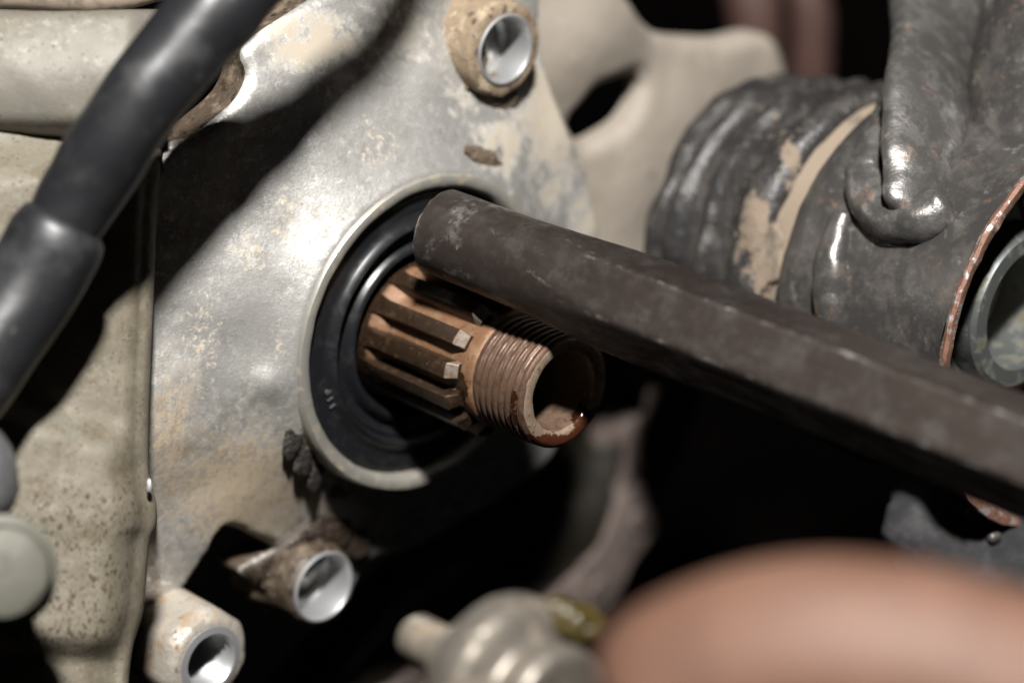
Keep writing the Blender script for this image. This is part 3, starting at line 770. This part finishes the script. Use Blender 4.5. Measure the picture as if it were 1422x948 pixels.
vs, fs = sweep(wb, [2.8, 3.6, 4.0, 4.2, 4.2, 4.3, 3.9], seg=32, wob=0.4, step=0.8, wsz=3)
obj('weld_bead', vs, fs, 'worn', piv, 50)
# gusset rising from the tube
gp = [on_tube(x, y, 35) for x, y in ((1268, 285), (1276, 215), (1288, 150), (1305, 60))]
gp = [gp[0], gp[1] + Vector((0, -1, 0)), gp[2] + Vector((0, -2, 2)), gp[3] + Vector((0, -2, 6)), gp[3] + Vector((6, -2, 34))]
vs, fs = sweep(gp, [5.6, 7.4, 9.2, 10.5, 11.5], seg=36, wob=0.6, step=1.0, flat=0.42, upv=(0.3, -0.9, 0), wsz=5)
obj('gusset', vs, fs, 'worn', piv, 50)
wb2 = [on_tube(x, y, 32.8) for x, y in ((1172, 300), (1158, 360), (1156, 420), (1166, 480))]
vs, fs = sweep(wb2, [2.0, 3.2, 3.2, 2.2], seg=28, wob=0.4, step=0.9, wsz=4)
obj('weld_bead', vs, fs, 'tube', piv, 50)
# swingarm beam going up to the right from the tube, open at its near end
bc = on_tube(1400, 200, 33)
vs, fs = sweep([bc + Vector((6, 16, -8)), bc + Vector((10, 16, 8)), bc + Vector((18, 18, 34)), bc + Vector((32, 22, 80))], [13, 15, 17, 18], seg=44, wob=0.6, wsz=6)
obj('swingarm_beam', vs, fs, 'tube', piv, 50)

lugc = P(1412, 742, 34)
vs, fs = blob(lugc, 24, 10, 16.5, 4, 0.10, (Vector((0.97, 0.1, -0.12)), Vector((0, 1, 0)), Vector((0.12, 0, 0.98))), 8.0)
obj('pivot_lug', vs, fs, 'luggrey', piv, 60)
for px, py in ((1380, 745), (1352, 712)):
    vs, fs = blob(P(px, py, 24), 1.2, 1.2, 1.2, 3, 0.3, size=1.5); obj('weld_spatter', vs, fs, 'tube', piv, 60)

bush = empty('pivot_bush', PC + N_ * -5, 'zinc plated steel bush ring seated inside the pivot tube', 'bush')
bcn = Wp(*ab(1426, 430, (PC - C0).dot(N_) - 5.0), (PC - C0).dot(N_) - 5.0)
vs, fs = lathe([(13.9, -22), (13.9, -0.8), (13.2, 0.0), (10.6, 0.05), (9.9, -0.7), (9.7, -22)], bcn, seg=90, wob=0.06)
obj('bush_ring', vs, fs, 'bush', bush, 35)
vs, fs = lathe([(19.6, -12), (19.5, -5.5), (19.0, -5.0), (14.3, -5.2), (13.95, -6)], bcn, seg=90, wob=0.1)
obj('bearing_collar', vs, fs, 'bush', bush, 35)
vs, fs = lathe([(9.6, -13), (5.0, -12.5), (0.1, -12.4)], bcn, seg=60, wob=0.1)
obj('bush_core', vs, fs, 'gap', bush, 35)
vs, fs = lathe([(30.6, -26), (19.6, -25.5), (19.4, -30)], PC, seg=90, wob=0.2)
obj('dust_washer', vs, fs, 'greasy', bush, 35)

sld = empty('chain_slider', PC + N_ * -66, 'worn ribbed black rubber chain slider caked with tan mud around the pivot', 'chain slider')
vs, fs = lathe([(30.0, -47), (29.6, -45), (29.2, -43), (28.8, -39), (27, -38)], PC, seg=120, wob=0.3, wsz=6)
obj('dust_ring', vs, fs, 'gap', sld, 40)
prof = [(20, -77.84), (25.2, -77.02), (27.2, -75.70), (27.9, -74.15), (28.1, -72.92), (27.4, -71.93), (27.3, -70.95), (28.6, -69.96), (29.2, -68.82), (29.2, -67.50), (28.3, -66.36), (28.4, -63.08), (29.0, -62.09), (30.2, -61.27), (30.6, -60.12), (29.8, -58.98),
        (29.9, -55.70), (30.4, -53.24), (31.4, -51.92), (32.2, -50.78), (32.4, -48.32), (32.0, -46.68), (30.6, -45.53), (29, -45.20)]
pr2 = [(v.x, v.y) for v in catmull([Vector((r_, h, 0)) for r_, h in prof], 0.7)]
vs, fs = lathe(pr2, PC, seg=150, wob=1.3, wsz=13)
mud = spots(vs, [(1055, 330, 45, 90, 0.95), (1100, 240, 40, 70, 0.8), (1000, 220, 30, 60, 0.4), (1085, 180, 60, 40, 0.5), (1020, 130, 60, 30, 0.3)])
obj('slider_body', vs, fs, 'slider', sld, 50, attrs=dict(mud=mud))
for px, py, s in ((1050, 300, 5.5), (1062, 360, 6.0), (1085, 250, 4.5), (1042, 395, 4.0)):
    c = on_tube(px, py, 29.6)
    rad = ((c - PC) - N_ * (c - PC).dot(N_)).normalized()
    vs, fs = blob(c, s * 0.62, s * 1.2, 1.0, 4, 0.45, (N_, N_.cross(rad), rad), 3.0); obj('mud_cake', vs, fs, 'gap', sld, 60)

# ------------------------------------------------------------------ drive chain hanging behind
ch = empty('drive_chain', P(760, 900, 95), 'slack oily drive chain hanging below the shaft, out of focus', 'chain')
CH = -42
pp = [ab(x, y, CH) for x, y in ((905, 500), (885, 600), (852, 705), (775, 830), (690, 890), (600, 925), (480, 990), (330, 1060))]
cv = catmull([Vector((a, b, 0)) for a, b in pp], 0.5)
pins = [cv[0]]
for v in cv:
    if (v - pins[-1]).length >= 15.875: pins.append(v)
def link_plate(p, q, h, th, wd):
    d = (q - p).normalized(); L = (q - p).length; s_ = Vector((-d.y, d.x, 0)); outl_ = []
    for i in range(13): a_ = R(90 + 180 * i / 12); outl_.append(p + d * wd * math.cos(a_) + s_ * wd * math.sin(a_))
    outl_.append(p + d * L * 0.5 - s_ * wd * 0.78)
    for i in range(13): a_ = R(-90 + 180 * i / 12); outl_.append(q + d * wd * math.cos(a_) + s_ * wd * math.sin(a_))
    outl_.append(p + d * L * 0.5 + s_ * wd * 0.78)
    n = len(outl_); vs, fs = [], []; mid = (p + q) / 2
    for hh, k_ in ((0, 0.93), (0.35, 1), (th - 0.35, 1), (th, 0.93)):
        for v in outl_: w_ = mid + (v - mid) * k_; vs.append(Wp(w_.x, w_.y, h + hh))
    for j in range(3):
        for i in range(n): fs.append((j * n + i, j * n + (i + 1) % n, (j + 1) * n + (i + 1) % n, (j + 1) * n + i))
    fs.append(tuple(range(n))); fs.append(tuple(3 * n + i for i in range(n)))
    return vs, fs
for i in range(len(pins) - 1):
    p, q = pins[i], pins[i + 1]; dull = 'chaindull'
    for h in ((CH + 5.2, CH - 7.2) if i % 2 == 0 else (CH + 3.1, CH - 5.1)):
        vs, fs = link_plate(p, q, h, 2.0, 7.4 if i % 2 == 0 else 6.9); obj('link_plate', vs, fs, dull, ch, 40)
for p in pins:
    vs, fs = lathe([(5.05, -3.1), (5.1, -2.9), (5.1, 2.9), (5.05, 3.1)], Wp(p.x, p.y, CH), seg=32); obj('chain_roller', vs, fs, 'chaindull', ch, 40)
    vs, fs = lathe([(0.1, -8.2), (2.3, -8.2), (2.6, -7.9), (2.6, 7.9), (2.3, 8.2), (0.1, 8.2)], Wp(p.x, p.y, CH), seg=28); obj('chain_pin', vs, fs, 'chaindull', ch, 40)

# ------------------------------------------------------------------ chain guide roller in front, low
RC = P(778, 990, -80)
rol = empty('guide_roller', RC, 'shiny ribbed aluminium guide roller smeared with yellow grease, out of focus', 'roller')
prof = [(0.1, 0), (7.5, 0.0), (9.0, -0.8), (9.4, -2.5), (8.6, -4.2), (8.8, -6.0), (11.4, -7.6), (12.8, -9.0), (13.2, -11.5), (12.6, -14), (10.5, -15.5), (6, -16)]
vs, fs = lathe([(v.x, v.y) for v in catmull([Vector((r_, h, 0)) for r_, h in prof], 0.6)], RC, seg=110, wob=0.5, wsz=8)
obj('roller_drum', vs, fs, 'roller', rol, 60)
vs, fs = lathe([(5.9, -17), (5.9, -21), (5.6, -21.6), (3.6, -22), (3.5, -30), (3.0, -31), (0.1, -31.2)], RC, seg=60, wob=0.1)
obj('roller_spindle', vs, fs, 'chain', rol, 40)
vs, fs = blob(RC + EV * 11.5 + EU * 4 - N_ * 8, 3.2, 4.5, 4.5, 4, 0.4, (EV, EU, N_), 2.5)
obj('grease_smear', vs, fs, 'grease', rol, 60)

# ------------------------------------------------------------------ frame members behind
fr = empty('frame_rail', P(560, 900, 130), 'dark greasy frame rail in the shadow under the crankcase', 'frame rail')
vs, fs = sweep([P(380, 1040, 90), P(520, 880, 105), P(640, 800, 120), P(820, 690, 140), P(900, 520, 160)], [9, 10, 11, 12, 12], seg=36, wob=0.6, wsz=10)
obj('rail_tube', vs, fs, 'greasy', fr, 50)
for px, lab in ((1035, 'blurred red brown frame tube behind the chain slider, the thicker one'), (1112, 'blurred red brown frame tube behind the chain slider, the thinner one')):
    k_ = 6.5 if px < 1100 else 5.0
    e = empty('frame_tube', P(px, 80, 212), lab, 'frame tube')
    vs, fs = sweep([P(px - 20, -160, 210), P(px, -40, 210), P(px + 14, 30, 212), P(px + 10, 140, 220)], [k_, k_, k_, k_], seg=28, wob=0.3)
    obj('tube_wall', vs, fs, 'redbrown', e, 50)

# ------------------------------------------------------------------ hand in the foreground
hand = empty('hand', P(1750, 1250, -150), 'out of focus bare hand with its thumb lying across the view', 'hand')
J = {}
def j(n, px, py, y, r_, par=None): J[n] = (P(px, py, y), r_, par)
j('palm', 1780, 1330, -150, 19)
j('wrist', 2080, 1560, -150, 19, 'palm'); j('arm', 2500, 1900, -140, 26, 'wrist'); j('elbow', 3000, 2300, -120, 32, 'arm')
j('tb', 1690, 1120, -156, 15, 'palm'); j('tm', 1450, 960, -162, 12.4, 'tb'); j('tj', 1180, 896, -160, 12.2, 'tm'); j('ti', 1040, 922, -156, 12.4, 'tj'); j('tt', 925, 968, -152, 12.0, 'ti'); j('te', 850, 1005, -151, 9.0, 'tt')
for k_, (nm, y0, dep, ln) in enumerate((('i', 1190, -138, 1.0), ('m', 1330, -134, 1.08), ('r', 1470, -134, 1.0), ('l', 1590, -138, 0.82))):
    j(nm + '0', 1640, y0 + 50, dep - 6, 10.5 - 0.4 * k_, 'palm')
    j(nm + '1', 1640 - 330 * ln, y0 - 10, dep - 20, 9.4 - 0.4 * k_, nm + '0')
    j(nm + '2', 1640 - 560 * ln, y0 + 20, dep + 6, 8.6 - 0.4 * k_, nm + '1')
    j(nm + '3', 1640 - 520 * ln, y0 + 60, dep + 28, 7.6 - 0.4 * k_, nm + '2')
names = list(J); hb = Vector(hand.location) / K
me = bpy.data.meshes.new('hand_skeleton')
me.from_pydata([tuple((J[n][0] - hb) * K) for n in names], [(names.index(J[n][2]), names.index(n)) for n in names if J[n][2]], [])
tmp = bpy.data.objects.new('hand_skeleton', me); col.objects.link(tmp)
tmp.modifiers.new('Skin', 'SKIN')
if not me.skin_vertices:
    bm = bmesh.new(); bm.from_mesh(me); bm.verts.layers.skin.verify(); bm.to_mesh(me); bm.free()
for i, n in enumerate(names):
    sv = me.skin_vertices[0].data[i]; sv.radius = (J[n][1] * K, J[n][1] * K); sv.use_root = n == 'palm'
ss = tmp.modifiers.new('Subdivision', 'SUBSURF'); ss.levels = 3; ss.render_levels = 3
bpy.context.view_layer.update()
hm = bpy.data.meshes.new_from_object(tmp.evaluated_get(bpy.context.evaluated_depsgraph_get()))
bpy.data.objects.remove(tmp)
hm.name = 'skin'; hm.materials.clear(); hm.materials.append(M['skin'])
hm.polygons.foreach_set('use_smooth', [True] * len(hm.polygons))
ho = bpy.data.objects.new('skin', hm); col.objects.link(ho); ho.parent = hand
c = P(900, 1040, -160)
vs, fs = blob(c, 7.0, 1.2, 4.6, 3, 0.03); obj('thumbnail', vs, fs, 'nail', hand, 60)
